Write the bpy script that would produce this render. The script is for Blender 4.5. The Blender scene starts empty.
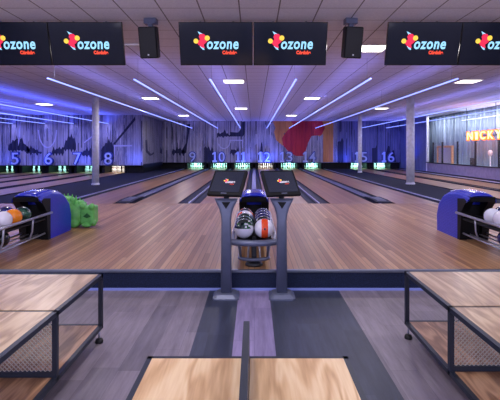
import bpy, bmesh, math, random
from mathutils import Vector, Matrix
random.seed(7)
PI = math.pi
scn = bpy.context.scene
C = scn.collection
EYE = 1.54; F = 440.0; CX = 254.0; HY = 149.5
APP = 0.22            # height of the approach and lanes above the concourse floor
CEIL = 3.48

def wx(px, y): return (px - CX) / F * y
def wz(py, y): return EYE - (py - HY) / F * y

# ------------------------------------------------------------------ materials
def lin(c):
    return tuple(((v/255)/12.92 if v/255 <= .04045 else ((v/255+.055)/1.055)**2.4) for v in c) + (1,)

def newmat(name):
    m = bpy.data.materials.new(name); m.use_nodes = True
    nt = m.node_tree; b = nt.nodes['Principled BSDF']
    return m, nt, b

def pmat(name, rgb, rough=.5, metal=0, spec=.5, noise=0, nscale=20, coat=0, bump=0):
    m, nt, b = newmat(name)
    b.inputs['Roughness'].default_value = rough
    b.inputs['Metallic'].default_value = metal
    b.inputs['Specular IOR Level'].default_value = spec
    b.inputs['Coat Weight'].default_value = coat
    c = lin(rgb)
    tc = nt.nodes.new('ShaderNodeTexCoord'); n = nt.nodes.new('ShaderNodeTexNoise')
    n.inputs['Scale'].default_value = nscale; n.inputs['Detail'].default_value = 3
    nt.links.new(tc.outputs['Object'], n.inputs['Vector'])
    r = nt.nodes.new('ShaderNodeValToRGB')
    k = noise if noise else .04
    r.color_ramp.elements[0].position = .3; r.color_ramp.elements[1].position = .7
    r.color_ramp.elements[0].color = tuple(v*(1-k) for v in c[:3])+(1,)
    r.color_ramp.elements[1].color = tuple(min(1, v*(1+k)) for v in c[:3])+(1,)
    nt.links.new(n.outputs['Fac'], r.inputs['Fac']); nt.links.new(r.outputs['Color'], b.inputs['Base Color'])
    if bump:
        bp = nt.nodes.new('ShaderNodeBump'); bp.inputs['Strength'].default_value = bump
        nt.links.new(n.outputs['Fac'], bp.inputs['Height']); nt.links.new(bp.outputs['Normal'], b.inputs['Normal'])
    return m

def emat(name, rgb, s):
    m, nt, b = newmat(name)
    b.inputs['Base Color'].default_value = lin(rgb)
    b.inputs['Emission Color'].default_value = lin(rgb)
    b.inputs['Emission Strength'].default_value = s
    b.inputs['Roughness'].default_value = .5
    return m

def M_(nt, op, a=None, b=None, c=None):
    n = nt.nodes.new('ShaderNodeMath'); n.operation = op
    for i, v in enumerate((a, b, c)):
        if v is None: continue
        if isinstance(v, (int, float)): n.inputs[i].default_value = v
        else: nt.links.new(v, n.inputs[i])
    return n.outputs[0]

def mix(nt, fac, a, b, mode='MIX'):
    n = nt.nodes.new('ShaderNodeMix'); n.data_type = 'RGBA'; n.blend_type = mode
    for sock, v in ((n.inputs[0], fac), (n.inputs[6], a), (n.inputs[7], b)):
        if isinstance(v, (int, float)): sock.default_value = v
        elif isinstance(v, tuple): sock.default_value = v
        else: nt.links.new(v, sock)
    return n.outputs[2]

def wood_boards(name, cols, bw, bl, rough, grain=.25, coat=0, seam=.6, along='Y', seamw=.006):
    """boards running along Y, each board its own tone, wood streaks within"""
    m, nt, b = newmat(name)
    tc = nt.nodes.new('ShaderNodeTexCoord'); sep = nt.nodes.new('ShaderNodeSeparateXYZ')
    nt.links.new(tc.outputs['Object'], sep.inputs[0])
    X, Y = sep.outputs[0], sep.outputs[1]
    u = M_(nt, 'DIVIDE', X, bw); iu = M_(nt, 'FLOOR', u)
    wn0 = nt.nodes.new('ShaderNodeTexWhiteNoise'); wn0.noise_dimensions = '1D'; nt.links.new(iu, wn0.inputs['W'])
    v = M_(nt, 'ADD', M_(nt, 'DIVIDE', Y, bl), wn0.outputs['Value']); iv = M_(nt, 'FLOOR', v)
    cmb = nt.nodes.new('ShaderNodeCombineXYZ'); nt.links.new(iu, cmb.inputs[0]); nt.links.new(iv, cmb.inputs[1])
    wn = nt.nodes.new('ShaderNodeTexWhiteNoise'); wn.noise_dimensions = '2D'; nt.links.new(cmb.outputs[0], wn.inputs['Vector'])
    ramp = nt.nodes.new('ShaderNodeValToRGB'); cr = ramp.color_ramp
    cr.elements[0].color = lin(cols[0]); cr.elements[1].color = lin(cols[-1])
    for i, c in enumerate(cols[1:-1]): cr.elements.new((i+1)/(len(cols)-1)).color = lin(c)
    nt.links.new(wn.outputs['Value'], ramp.inputs['Fac'])
    mp = nt.nodes.new('ShaderNodeMapping'); mp.inputs['Scale'].default_value = (60, 2.5, 60)
    nt.links.new(tc.outputs['Object'], mp.inputs['Vector'])
    gn = nt.nodes.new('ShaderNodeTexNoise'); gn.inputs['Scale'].default_value = 1; gn.inputs['Detail'].default_value = 4
    nt.links.new(mp.outputs[0], gn.inputs['Vector'])
    g = M_(nt, 'ADD', M_(nt, 'MULTIPLY', gn.outputs['Fac'], grain*2), 1-grain)
    gc = nt.nodes.new('ShaderNodeCombineColor'); [nt.links.new(g, gc.inputs[i]) for i in range(3)]
    col = mix(nt, 1.0, ramp.outputs['Color'], gc.outputs[0], 'MULTIPLY')
    fu = M_(nt, 'FRACT', u); e = M_(nt, 'LESS_THAN', fu, seamw/bw)
    fv = M_(nt, 'FRACT', v); e2 = M_(nt, 'LESS_THAN', fv, seamw/bl)
    ee = M_(nt, 'MULTIPLY', M_(nt, 'MAXIMUM', e, e2), seam)
    col = mix(nt, ee, col, lin((30, 25, 30)))
    nt.links.new(col, b.inputs['Base Color'])
    b.inputs['Roughness'].default_value = rough; b.inputs['Coat Weight'].default_value = coat
    b.inputs['Coat Roughness'].default_value = .08; b.inputs['Specular IOR Level'].default_value = .3
    return m

def plywood(name, c1, c2, c3, rough=.35, sc=1.0, rings=55):
    m, nt, b = newmat(name)
    tc = nt.nodes.new('ShaderNodeTexCoord'); mp = nt.nodes.new('ShaderNodeMapping')
    mp.inputs['Scale'].default_value = (7*sc, 1.1*sc, 7*sc); nt.links.new(tc.outputs['Object'], mp.inputs['Vector'])
    n = nt.nodes.new('ShaderNodeTexNoise'); n.inputs['Scale'].default_value = 1; n.inputs['Detail'].default_value = 2
    n.inputs['Distortion'].default_value = .8
    nt.links.new(mp.outputs[0], n.inputs['Vector'])
    w = M_(nt, 'SINE', M_(nt, 'MULTIPLY', n.outputs['Fac'], rings))
    w = M_(nt, 'ADD', M_(nt, 'MULTIPLY', w, .5), .5)
    mp2 = nt.nodes.new('ShaderNodeMapping'); mp2.inputs['Scale'].default_value = (90, 6, 90); nt.links.new(tc.outputs['Object'], mp2.inputs['Vector'])
    n2 = nt.nodes.new('ShaderNodeTexNoise'); n2.inputs['Scale'].default_value = 1; nt.links.new(mp2.outputs[0], n2.inputs['Vector'])
    k = M_(nt, 'ADD', M_(nt, 'MULTIPLY', w, .52), M_(nt, 'MULTIPLY', n2.outputs['Fac'], .5))
    ramp = nt.nodes.new('ShaderNodeValToRGB'); cr = ramp.color_ramp
    cr.elements[0].position = .15; cr.elements[0].color = lin(c1); cr.elements[1].position = .85; cr.elements[1].color = lin(c3)
    cr.elements.new(.5).color = lin(c2)
    nt.links.new(k, ramp.inputs['Fac']); nt.links.new(ramp.outputs['Color'], b.inputs['Base Color'])
    b.inputs['Roughness'].default_value = rough
    return m

def streak_wall(name, cols, freq=2.6, horiz='X', zs=.12, rough=.7, drips=None, big=None):
    """painted vertical streaks, like drips and slats, with shallow ribs"""
    m, nt, b = newmat(name)
    tc = nt.nodes.new('ShaderNodeTexCoord'); mp = nt.nodes.new('ShaderNodeMapping')
    sx, sy = (freq, .0) if horiz == 'X' else (.0, freq)
    mp.inputs['Scale'].default_value = (sx, sy, zs); nt.links.new(tc.outputs['Object'], mp.inputs['Vector'])
    n = nt.nodes.new('ShaderNodeTexNoise'); n.inputs['Scale'].default_value = 2.2; n.inputs['Detail'].default_value = 5
    n.inputs['Roughness'].default_value = .75
    nt.links.new(mp.outputs[0], n.inputs['Vector'])
    ramp = nt.nodes.new('ShaderNodeValToRGB'); cr = ramp.color_ramp
    k = len(cols)
    cr.elements[0].position = .38; cr.elements[0].color = lin(cols[0]); cr.elements[1].position = .62; cr.elements[1].color = lin(cols[-1])
    for i, c in enumerate(cols[1:-1]): cr.elements.new(.38+.24*(i+1)/(k-1)).color = lin(c)
    nt.links.new(n.outputs['Fac'], ramp.inputs['Fac'])
    col = ramp.outputs['Color']
    if big:
        mpb = nt.nodes.new('ShaderNodeMapping'); mpb.inputs['Scale'].default_value = (.5, .5, .35)
        nt.links.new(tc.outputs['Object'], mpb.inputs['Vector'])
        nb = nt.nodes.new('ShaderNodeTexNoise'); nb.inputs['Scale'].default_value = 1.4; nb.inputs['Detail'].default_value = 1
        nt.links.new(mpb.outputs[0], nb.inputs['Vector'])
        rb = nt.nodes.new('ShaderNodeValToRGB'); rb.color_ramp.elements[0].position = .42; rb.color_ramp.elements[1].position = .6
        rb.color_ramp.elements[0].color = (0, 0, 0, 1); rb.color_ramp.elements[1].color = (.6, .6, .6, 1)
        nt.links.new(nb.outputs['Fac'], rb.inputs['Fac'])
        col = mix(nt, rb.outputs['Color'], col, lin(big))
    if drips:
        mpd = nt.nodes.new('ShaderNodeMapping'); mpd.inputs['Scale'].default_value = ((11, 0, .05) if horiz == 'X' else (0, 11, .05)); nt.links.new(tc.outputs['Object'], mpd.inputs['Vector'])
        nd = nt.nodes.new('ShaderNodeTexNoise'); nd.inputs['Scale'].default_value = 1; nd.inputs['Detail'].default_value = 1; nt.links.new(mpd.outputs[0], nd.inputs['Vector'])
        mpe = nt.nodes.new('ShaderNodeMapping'); mpe.inputs['Scale'].default_value = ((2.2, 0, .7) if horiz == 'X' else (0, 2.2, .7)); nt.links.new(tc.outputs['Object'], mpe.inputs['Vector'])
        ne = nt.nodes.new('ShaderNodeTexNoise'); ne.inputs['Scale'].default_value = 1; ne.inputs['Detail'].default_value = 1; nt.links.new(mpe.outputs[0], ne.inputs['Vector'])
        fd = M_(nt, 'MULTIPLY', M_(nt, 'GREATER_THAN', nd.outputs['Fac'], .57), M_(nt, 'GREATER_THAN', ne.outputs['Fac'], .47))
        col = mix(nt, M_(nt, 'MULTIPLY', fd, .8), col, lin(drips))
    nt.links.new(col, b.inputs['Base Color'])
    sep = nt.nodes.new('ShaderNodeSeparateXYZ'); nt.links.new(tc.outputs['Object'], sep.inputs[0])
    s = M_(nt, 'SINE', M_(nt, 'MULTIPLY', sep.outputs[0 if horiz == 'X' else 1], 2*PI/.22))
    bp = nt.nodes.new('ShaderNodeBump'); bp.inputs['Strength'].default_value = .35; bp.inputs['Distance'].default_value = .03
    nt.links.new(s, bp.inputs['Height']); nt.links.new(bp.outputs['Normal'], b.inputs['Normal'])
    b.inputs['Roughness'].default_value = rough
    return m

def dotted(name, base, dot, scale=45):
    m, nt, b = newmat(name)
    tc = nt.nodes.new('ShaderNodeTexCoord'); v = nt.nodes.new('ShaderNodeTexVoronoi'); v.inputs['Scale'].default_value = scale
    v.inputs['Randomness'].default_value = .15
    nt.links.new(tc.outputs['Object'], v.inputs['Vector'])
    f = M_(nt, 'LESS_THAN', v.outputs['Distance'], .33)
    nt.links.new(mix(nt, f, lin(base), lin(dot)), b.inputs['Base Color'])
    b.inputs['Roughness'].default_value = .3
    return m

def ball_mat(name, base, second=None, third=None, band=None, scale=9):
    m, nt, b = newmat(name)
    tc = nt.nodes.new('ShaderNodeTexCoord')
    n = nt.nodes.new('ShaderNodeTexNoise'); n.inputs['Scale'].default_value = scale; n.inputs['Detail'].default_value = 2
    nt.links.new(tc.outputs['Object'], n.inputs['Vector'])
    col = lin(base)
    if second:
        r = nt.nodes.new('ShaderNodeValToRGB'); r.color_ramp.interpolation = 'CONSTANT'
        r.color_ramp.elements[0].color = lin(base); r.color_ramp.elements[1].position = .52; r.color_ramp.elements[1].color = lin(second)
        if third: r.color_ramp.elements.new(.62).color = lin(third)
        nt.links.new(n.outputs['Fac'], r.inputs['Fac']); col = r.outputs['Color']
    if band:
        axis, c0, c1, bc = band
        sep = nt.nodes.new('ShaderNodeSeparateXYZ'); nt.links.new(tc.outputs['Object'], sep.inputs[0])
        s = sep.outputs[axis]
        f = M_(nt, 'MULTIPLY', M_(nt, 'GREATER_THAN', s, c0), M_(nt, 'LESS_THAN', s, c1))
        col = mix(nt, f, col, lin(bc))
    if isinstance(col, tuple): b.inputs['Base Color'].default_value = col
    else: nt.links.new(col, b.inputs['Base Color'])
    b.inputs['Roughness'].default_value = .15; b.inputs['Coat Weight'].default_value = .5
    return m

def floor_mat():
    """vinyl planks: lengthwise bands of pale, charcoal and lilac planks"""
    m, nt, b = newmat('vinyl_planks')
    tc = nt.nodes.new('ShaderNodeTexCoord'); sep = nt.nodes.new('ShaderNodeSeparateXYZ')
    nt.links.new(tc.outputs['Object'], sep.inputs[0]); X, Y = sep.outputs[0], sep.outputs[1]
    bw, bl = .19, 1.25
    u = M_(nt, 'DIVIDE', X, bw); iu = M_(nt, 'FLOOR', u)
    w0 = nt.nodes.new('ShaderNodeTexWhiteNoise'); w0.noise_dimensions = '1D'; nt.links.new(iu, w0.inputs['W'])
    v = M_(nt, 'ADD', M_(nt, 'DIVIDE', Y, bl), w0.outputs['Value']); iv = M_(nt, 'FLOOR', v)
    cm = nt.nodes.new('ShaderNodeCombineXYZ'); nt.links.new(iu, cm.inputs[0]); nt.links.new(iv, cm.inputs[1])
    w1 = nt.nodes.new('ShaderNodeTexWhiteNoise'); w1.noise_dimensions = '2D'; nt.links.new(cm.outputs[0], w1.inputs['Vector'])
    def rng(a, bb): return M_(nt, 'MULTIPLY', M_(nt, 'GREATER_THAN', X, a), M_(nt, 'LESS_THAN', X, bb))
    dark = rng(-.485, .925); pale = rng(-.165, .165)
    lt = mix(nt, w1.outputs['Value'], lin((110, 103, 115)), lin((138, 128, 140)))
    dk = mix(nt, w1.outputs['Value'], lin((46, 51, 68)), lin((62, 67, 86)))
    pl = mix(nt, w1.outputs['Value'], lin((122, 112, 148)), lin((142, 130, 168)))
    col = mix(nt, dark, lt, dk); col = mix(nt, pale, col, pl)
    mp = nt.nodes.new('ShaderNodeMapping'); mp.inputs['Scale'].default_value = (20, 2.0, 1); nt.links.new(tc.outputs['Object'], mp.inputs['Vector'])
    gn = nt.nodes.new('ShaderNodeTexNoise'); gn.inputs['Scale'].default_value = 1; gn.inputs['Detail'].default_value = 5; gn.inputs['Roughness'].default_value = .65
    nt.links.new(mp.outputs[0], gn.inputs['Vector'])
    g = M_(nt, 'ADD', M_(nt, 'MULTIPLY', gn.outputs['Fac'], 1.3), .35)
    gc = nt.nodes.new('ShaderNodeCombineColor'); [nt.links.new(g, gc.inputs[i]) for i in range(3)]
    col = mix(nt, 1.0, col, gc.outputs[0], 'MULTIPLY')
    e = M_(nt, 'MULTIPLY', M_(nt, 'LESS_THAN', M_(nt, 'FRACT', u), .018), .35)
    e2 = M_(nt, 'MULTIPLY', M_(nt, 'LESS_THAN', M_(nt, 'FRACT', v), .003), .35)
    col = mix(nt, M_(nt, 'MAXIMUM', e, e2), col, lin((50, 48, 60)))
    nt.links.new(col, b.inputs['Base Color']); b.inputs['Roughness'].default_value = .45; b.inputs['Specular IOR Level'].default_value = .3
    return m

def ceil_mat():
    m, nt, b = newmat('ceiling_tiles')
    tc = nt.nodes.new('ShaderNodeTexCoord'); sep = nt.nodes.new('ShaderNodeSeparateXYZ')
    nt.links.new(tc.outputs['Object'], sep.inputs[0])
    fx = M_(nt, 'FRACT', M_(nt, 'DIVIDE', M_(nt, 'ADD', sep.outputs[0], 40.21+.0), .545))
    fx = M_(nt, 'FRACT', M_(nt, 'DIVIDE', M_(nt, 'ADD', sep.outputs[0], .21+.545*60), .545))
    fy = M_(nt, 'FRACT', M_(nt, 'DIVIDE', M_(nt, 'ADD', sep.outputs[1], -6.03+.56*60), .56))
    ex = M_(nt, 'MULTIPLY', M_(nt, 'LESS_THAN', fx, .035), .75)
    ey = M_(nt, 'MULTIPLY', M_(nt, 'LESS_THAN', fy, .03), .6)
    n = nt.nodes.new('ShaderNodeTexNoise'); n.inputs['Scale'].default_value = 45; nt.links.new(tc.outputs['Object'], n.inputs['Vector'])
    base = mix(nt, n.outputs['Fac'], lin((200, 204, 222)), lin((232, 236, 250)))
    nt.links.new(mix(nt, M_(nt, 'MAXIMUM', ex, ey), base, lin((50, 46, 58))), b.inputs['Base Color'])
    b.inputs['Roughness'].default_value = .8; b.inputs['Specular IOR Level'].default_value = .15
    return m

MAT = {}
MAT['floor'] = floor_mat()
MAT['ceiling'] = ceil_mat()
MAT['approach'] = wood_boards('approach_boards', [(154,112,78), (182,138,98), (138,98,68), (194,152,110)], .062, 3.2, .4, .22, .0, .5, seamw=.008)
MAT['lane'] = wood_boards('lane_boards', [(150,110,70), (160,118,78), (140,102,66), (166,126,84)], .07, 6.5, .3, .06, .0, .1, seamw=.004)
MAT['gutter'] = pmat('gutter_blue', (14,19,48), .6, spec=.2)
MAT['cap'] = pmat('divider_cap', (168,166,196), .25)
MAT['capdark'] = pmat('divider_cap_dark', (66,70,100), .45, spec=.3)
MAT['carpet'] = pmat('carpet', (24,27,46), .9, noise=.35, nscale=60, spec=.2)
MAT['riser'] = pmat('riser_navy', (22,32,60), .6, spec=.25, noise=.5, nscale=90)
MAT['nosing'] = pmat('nosing_metal', (120,125,140), .35, metal=.8)
MAT['black'] = pmat('black_matt', (9,9,13), .6, spec=.3)
MAT['blackgloss'] = pmat('black_gloss', (10,10,14), .18)
MAT['frame'] = pmat('steel_frame', (40,46,60), .42, metal=.25)
MAT['chrome'] = pmat('chrome', (170,170,186), .3, metal=.45)
MAT['column'] = pmat('column_paint', (226,226,236), .5, noise=.12, nscale=8)
MAT['blue'] = pmat('hood_blue', (30,48,190), .22, coat=.5)
MAT['bluedot'] = dotted('hood_blue_dotted', (26,40,190), (70,95,225), 42)
MAT['slate'] = pmat('kiosk_slate', (102,108,132), .35, metal=.3)
MAT['slatedark'] = pmat('kiosk_dark', (22,24,32), .4)
MAT['number'] = pmat('number_blue', (40,62,170), .4)
MAT['numface'] = pmat('number_face', (190,206,255), .4)
MAT['ply'] = plywood('plywood_pale', (192,150,106), (220,182,136), (236,206,164), .4, .7, 34)
MAT['oak'] = plywood('oak_laminate', (150,120,92), (184,154,122), (206,180,146), .34, 1.0, 24)
MAT['shelfwood'] = plywood('shelf_wood', (134,96,70), (176,132,98), (204,160,124), .4, 1.2, 24)
MAT['mesh'] = pmat('expanded_metal', (206,196,180), .45, metal=.3)
MAT['rubber'] = pmat('rubber', (14,14,16), .6)
MAT['pin'] = pmat('pin_white', (238,238,240), .2)
MAT['pinred'] = pmat('pin_red', (200,30,40), .3)
MAT['green'] = pmat('lime_plastic', (106,192,96), .35, noise=.12, nscale=14, bump=.25)
MAT['greendark'] = pmat('dark_green', (40,104,44), .4)
MAT['orangewood'] = pmat('orange_timber', (214,150,100), .5)
MAT['panelpale'] = pmat('pale_panel', (190,178,180), .6)
MAT['lowwall'] = pmat('low_wall_paint', (150,142,172), .6, noise=.12, nscale=6)
MAT['sill'] = pmat('sill_dark', (26,26,38), .4)
MAT['wallplain'] = pmat('wall_plain', (120,112,140), .7, noise=.05, nscale=3)
MAT['curtain'] = streak_wall('grey_drape', [(84,98,120), (146,160,182), (112,126,150), (180,194,216)], 3.6, 'Y', .05)
MAT['curtainblue'] = streak_wall('blue_drape', [(70,80,120), (118,126,176), (84,94,140)], 3.2, 'Y')
MAT['mural'] = streak_wall('mural_streaks', [(34,36,60), (150,148,172), (84,86,112), (196,192,208), (120,118,146), (214,208,220)], 3.4, 'X', .07, big=(190,186,204), drips=(30,32,56))
MAT['muralblue'] = streak_wall('mural_streaks_blue', [(54,60,96), (128,130,176), (82,88,136), (146,146,192)], 4.0, 'X', .05, drips=(30,36,70))
MAT['muralgrey'] = streak_wall('mural_streaks_grey', [(56,60,76), (150,146,160), (100,100,118), (178,174,188)], 3.0, 'Y', .05, drips=(34,36,52))
MAT['muraldark'] = streak_wall('mural_dark', [(24,28,58), (40,44,78), (30,34,66)], 3, 'X')
MAT['muralwhite'] = pmat('mural_white', (196,194,224), .7)
MAT['muralorange'] = streak_wall('mural_orange', [(196,120,66), (222,150,86), (206,130,84)], 2, 'X')
MAT['muralred'] = streak_wall('mural_crimson', [(172,30,58), (196,44,66), (160,26,60)], 1.5, 'X')
MAT['led'] = emat('led_profile', (128,146,255), 2.3)
MAT['ledwhite'] = emat('led_profile_pale', (205,212,255), 1.4)
MAT['panel'] = emat('lamp_diffuser', (255,250,236), 6)
MAT['trimled'] = emat('step_light', (110,120,190), .3)
MAT['sky'] = emat('logo_sky', (150,212,236), .95)
MAT['logored'] = emat('logo_crimson', (226,38,74), .9)
MAT['logoyellow'] = emat('logo_yellow', (236,204,70), .9)
MAT['logoorange'] = emat('logo_orange', (236,74,44), .9)
MAT['screen'] = emat('screen_glass', (12,18,34), .25); MAT['screen'].node_tree.nodes['Principled BSDF'].inputs['Roughness'].default_value = .12
MAT['kscreen'] = emat('kiosk_screen', (24,28,44), .45)
MAT['kscreen'].node_tree.nodes['Principled BSDF'].inputs['Roughness'].default_value = .15
MAT['neon'] = emat('neon_core', (255,214,130), 3.2)
MAT['neonrim'] = emat('neon_rim', (250,110,40), 2.2)
MAT['speaker'] = pmat('speaker_grille', (14,14,20), .55, noise=.4, nscale=120)
MAT['white'] = pmat('white_plastic', (226,224,232), .4)
MAT['pink'] = pmat('pink_white', (228,200,206), .5)
m, nt, b = newmat('railing_glass')
b.inputs['Base Color'].default_value = (.9, .95, 1, 1); b.inputs['Roughness'].default_value = .03; b.inputs['Alpha'].default_value = .06
MAT['glass'] = m

# ------------------------------------------------------------------ mesh helpers
def box(bm, x0, x1, y0, y1, z0, z1, bev=0):
    vs = [bm.verts.new(p) for p in ((x0,y0,z0),(x1,y0,z0),(x1,y1,z0),(x0,y1,z0),(x0,y0,z1),(x1,y0,z1),(x1,y1,z1),(x0,y1,z1))]
    fs = [bm.faces.new([vs[i] for i in f]) for f in ((3,2,1,0),(4,5,6,7),(0,1,5,4),(1,2,6,5),(2,3,7,6),(3,0,4,7))]
    if bev:
        es = list({e for f in fs for e in f.edges})
        bmesh.ops.bevel(bm, geom=es, offset=bev, segments=2, affect='EDGES', profile=.5)
    return vs

def tube(bm, pts, r, n=8, cap=True):
    pts = [Vector(p) for p in pts]; rings = []
    for i, p in enumerate(pts):
        d = (pts[min(i+1, len(pts)-1)] - pts[max(i-1, 0)]).normalized()
        a = d.cross(Vector((0, 0, 1)))
        if a.length < .05: a = d.cross(Vector((0, 1, 0)))
        a.normalize(); c = d.cross(a).normalized()
        rr = r[i] if isinstance(r, (list, tuple)) else r
        rings.append([bm.verts.new(p + rr*(math.cos(2*PI*k/n)*a + math.sin(2*PI*k/n)*c)) for k in range(n)])
    for A, B in zip(rings, rings[1:]):
        for k in range(n): bm.faces.new((A[k], A[(k+1) % n], B[(k+1) % n], B[k]))
    if cap: bm.faces.new(rings[0][::-1]); bm.faces.new(rings[-1])

def lathe(bm, prof, n=14, cx=0, cy=0, sx=1, sy=1):
    rings = [[bm.verts.new((cx+sx*r*math.cos(2*PI*k/n), cy+sy*r*math.sin(2*PI*k/n), z)) for k in range(n)] for r, z in prof]
    for A, B in zip(rings, rings[1:]):
        for k in range(n): bm.faces.new((A[k], A[(k+1) % n], B[(k+1) % n], B[k]))
    bm.faces.new(rings[0][::-1]); bm.faces.new(rings[-1])

def prism(bm, poly, a0, a1, axis='Y'):
    """polygon in the plane across axis, extruded from a0 to a1"""
    def P(u, v, a): return {'Y': (u, a, v), 'X': (a, u, v), 'Z': (u, v, a)}[axis]
    A = [bm.verts.new(P(u, v, a0)) for u, v in poly]; B = [bm.verts.new(P(u, v, a1)) for u, v in poly]
    n = len(poly)
    for i in range(n): bm.faces.new((A[i], A[(i+1) % n], B[(i+1) % n], B[i]))
    bm.faces.new(A[::-1]); bm.faces.new(B)

def obj(name, bm, mat, parent=None, smooth=False, loc=None):
    bmesh.ops.recalc_face_normals(bm, faces=bm.faces)
    me = bpy.data.meshes.new(name); bm.to_mesh(me); bm.free()
    if smooth:
        for p in me.polygons: p.use_smooth = True
    me.materials.append(MAT[mat] if isinstance(mat, str) else mat)
    o = bpy.data.objects.new(name, me); C.objects.link(o)
    if parent: o.parent = parent
    if loc: o.location = loc
    return o

def B(): return bmesh.new()

def tag(o, label, cat, group=None, kind=None):
    o['label'] = label; o['category'] = cat
    if group: o['group'] = group
    if kind: o['kind'] = kind
    return o

def thing(name, label, cat, loc=(0, 0, 0), rz=0, group=None):
    o = bpy.data.objects.new(name, None); C.objects.link(o); o.empty_display_size = .1
    o.location = loc; o.rotation_euler = (0, 0, rz)
    return tag(o, label, cat, group)

def struct(o): o['kind'] = 'structure'; return o

def dup(root, loc, rz=None, label=None, group=None):
    r = root.copy(); C.objects.link(r); r.location = loc
    if rz is not None: r.rotation_euler = (0, 0, rz)
    if label: r['label'] = label
    if group: r['group'] = group
    for ch in root.children:
        c = ch.copy(); C.objects.link(c); c.parent = r
        for g in ch.children:
            d = g.copy(); C.objects.link(d); d.parent = c
    return r

def text_mesh(s, size, depth, bold=0.0, shear=0, spacing=1.0):
    cu = bpy.data.curves.new('t', 'FONT'); cu.body = s; cu.size = size; cu.extrude = depth/2; cu.offset = bold
    cu.align_x = 'CENTER'; cu.shear = shear; cu.space_character = spacing; cu.resolution_u = 4
    o = bpy.data.objects.new('t', cu); C.objects.link(o)
    bpy.context.view_layer.update()
    dg = bpy.context.evaluated_depsgraph_get()
    me = bpy.data.meshes.new_from_object(o.evaluated_get(dg))
    bpy.data.objects.remove(o); bpy.data.curves.remove(cu)
    me.materials.clear()
    return me

ONE = [(-.1,0),(.42,0),(.42,.14),(.3,.14),(.3,.78),(.12,.78),(-.1,.66),(-.1,.54),(.08,.6),(.08,.14),(-.1,.14)]
def text_obj(name, s, size, depth, mat, bold=0, parent=None, xf=None, shear=0, fit=None, spacing=1.0):
    me = text_mesh(s, size, depth, bold, shear, spacing)
    xs = [v.co.x for v in me.vertices]; ys = [v.co.y for v in me.vertices]
    x0, x1, y0, y1 = min(xs), max(xs), min(ys), max(ys)
    if fit:
        w, h = fit
        for v in me.vertices: v.co.x = (v.co.x-(x0+x1)/2)*w/(x1-x0); v.co.y = (v.co.y-y0)*h/(y1-y0)
    me.transform(Matrix.Rotation(PI/2, 4, 'X'))          # stand it up, facing -Y
    if xf: me.transform(xf)
    me.materials.append(MAT[mat]); me.name = name
    o = bpy.data.objects.new(name, me); C.objects.link(o)
    if parent: o.parent = parent
    return o

# ------------------------------------------------------------------ the room
YS, YF, YW, YL = 4.82, 10.75, 30.0, 24.7     # step, foul line, far wall, left far wall
XL, XR = -15.2, 15.0
bm = B(); box(bm, XL, XR, -4, YS, -.1, 0); struct(obj('floor', bm, 'floor'))
bm = B(); box(bm, XL, 9.95, YS+.03, YF, -.1, APP); struct(obj('floor.001', bm, 'approach'))
bm = B(); box(bm, XL, XR, YF, 32, -.1, APP-.1); struct(obj('floor.002', bm, 'black'))
bm = B(); box(bm, 10.05, XR, YS+.03, YF, -.1, APP-.02); struct(obj('floor.003', bm, 'carpet'))
bm = B(); box(bm, XL, XR, -4, 32, CEIL, CEIL+.1); struct(obj('ceiling', bm, 'ceiling'))
bm = B(); box(bm, XL-.1, XL, -4, 32, -.1, CEIL); struct(obj('wall_left', bm, 'wallplain'))
bm = B(); box(bm, XR, XR+.1, -4, 32, -.1, CEIL); struct(obj('wall_right', bm, 'wallplain'))
# back side left open to let added fill from the world in: two piers and a lintel
bm = B(); box(bm, XL, -9, -4.1, -4, -.1, CEIL); box(bm, 9, XR, -4.1, -4, -.1, CEIL); box(bm, -9, 9, -4.1, -4, 3.2, CEIL); struct(obj('wall_back', bm, 'wallplain'))
bm = B(); box(bm, XL, XR, 32, 32.1, -.1, CEIL); struct(obj('wall_front', bm, 'black'))
# the step up to the approach
bm = B(); box(bm, XL, XR, YS, YS+.03, .024, APP-.028); struct(obj('trim_1', bm, 'riser'))
bm = B(); box(bm, XL, XR, YS-.012, YS+.035, APP-.028, APP+.003, .006); struct(obj('trim_2', bm, 'nosing'))
bm = B(); box(bm, XL, XR, YS-.014, YS+.01, 0, .024); struct(obj('trim_3', bm, 'trimled'))

# far walls over the pin pits: painted panels
Z0 = .654
XLC, XRC = -6.25, 5.68
bm = B(); box(bm, XLC, XRC, YW, YW+.12, Z0, CEIL); struct(obj('wall_far_centre', bm, 'mural'))
bm = B(); box(bm, XL, XLC, YL, YL+.12, Z0, CEIL); struct(obj('wall_far_left', bm, 'mural'))
bm = B(); box(bm, XLC-.12, XLC, YL+.12, YW+.12, Z0, CEIL); struct(obj('wall_return', bm, 'muralgrey'))
bm = B(); box(bm, XRC, 9.95, YW, YW+.12, Z0, CEIL); struct(obj('wall_far_right', bm, 'muralblue'))
bm = B(); box(bm, XLC-.14, XLC, YL, YW, APP-.1, Z0); struct(obj('trim_4', bm, 'black'))
bm = B(); box(bm, XLC-.03, XLC+.03, YL+.1, YW, .5, Z0+.06); struct(obj('trim_5', bm, 'riser'))

# right side: low wall, sill, drapes behind a glass railing
XS = 9.95
bm = B(); box(bm, XS, XS+.14, YS+.03, 25.4, APP-.1, .78); struct(obj('wall_low_right', bm, 'lowwall'))
bm = B(); box(bm, XS-.03, XS+.17, YS+.03, 25.4, .78, .82); struct(obj('trim_6', bm, 'sill'))
bm = B(); box(bm, XS-.015, XS, YS+.03, 30, APP-.1, APP+.07); struct(obj('trim_7', bm, 'sill'))
bm = B(); box(bm, XS, XS+.1, 25.4, 32, APP-.1, CEIL); struct(obj('wall_side_far', bm, 'curtainblue'))
bm = B(); box(bm, XS-.01, XS+.11, 25.3, 25.42, APP-.1, CEIL); struct(obj('trim_8', bm, 'column'))
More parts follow.
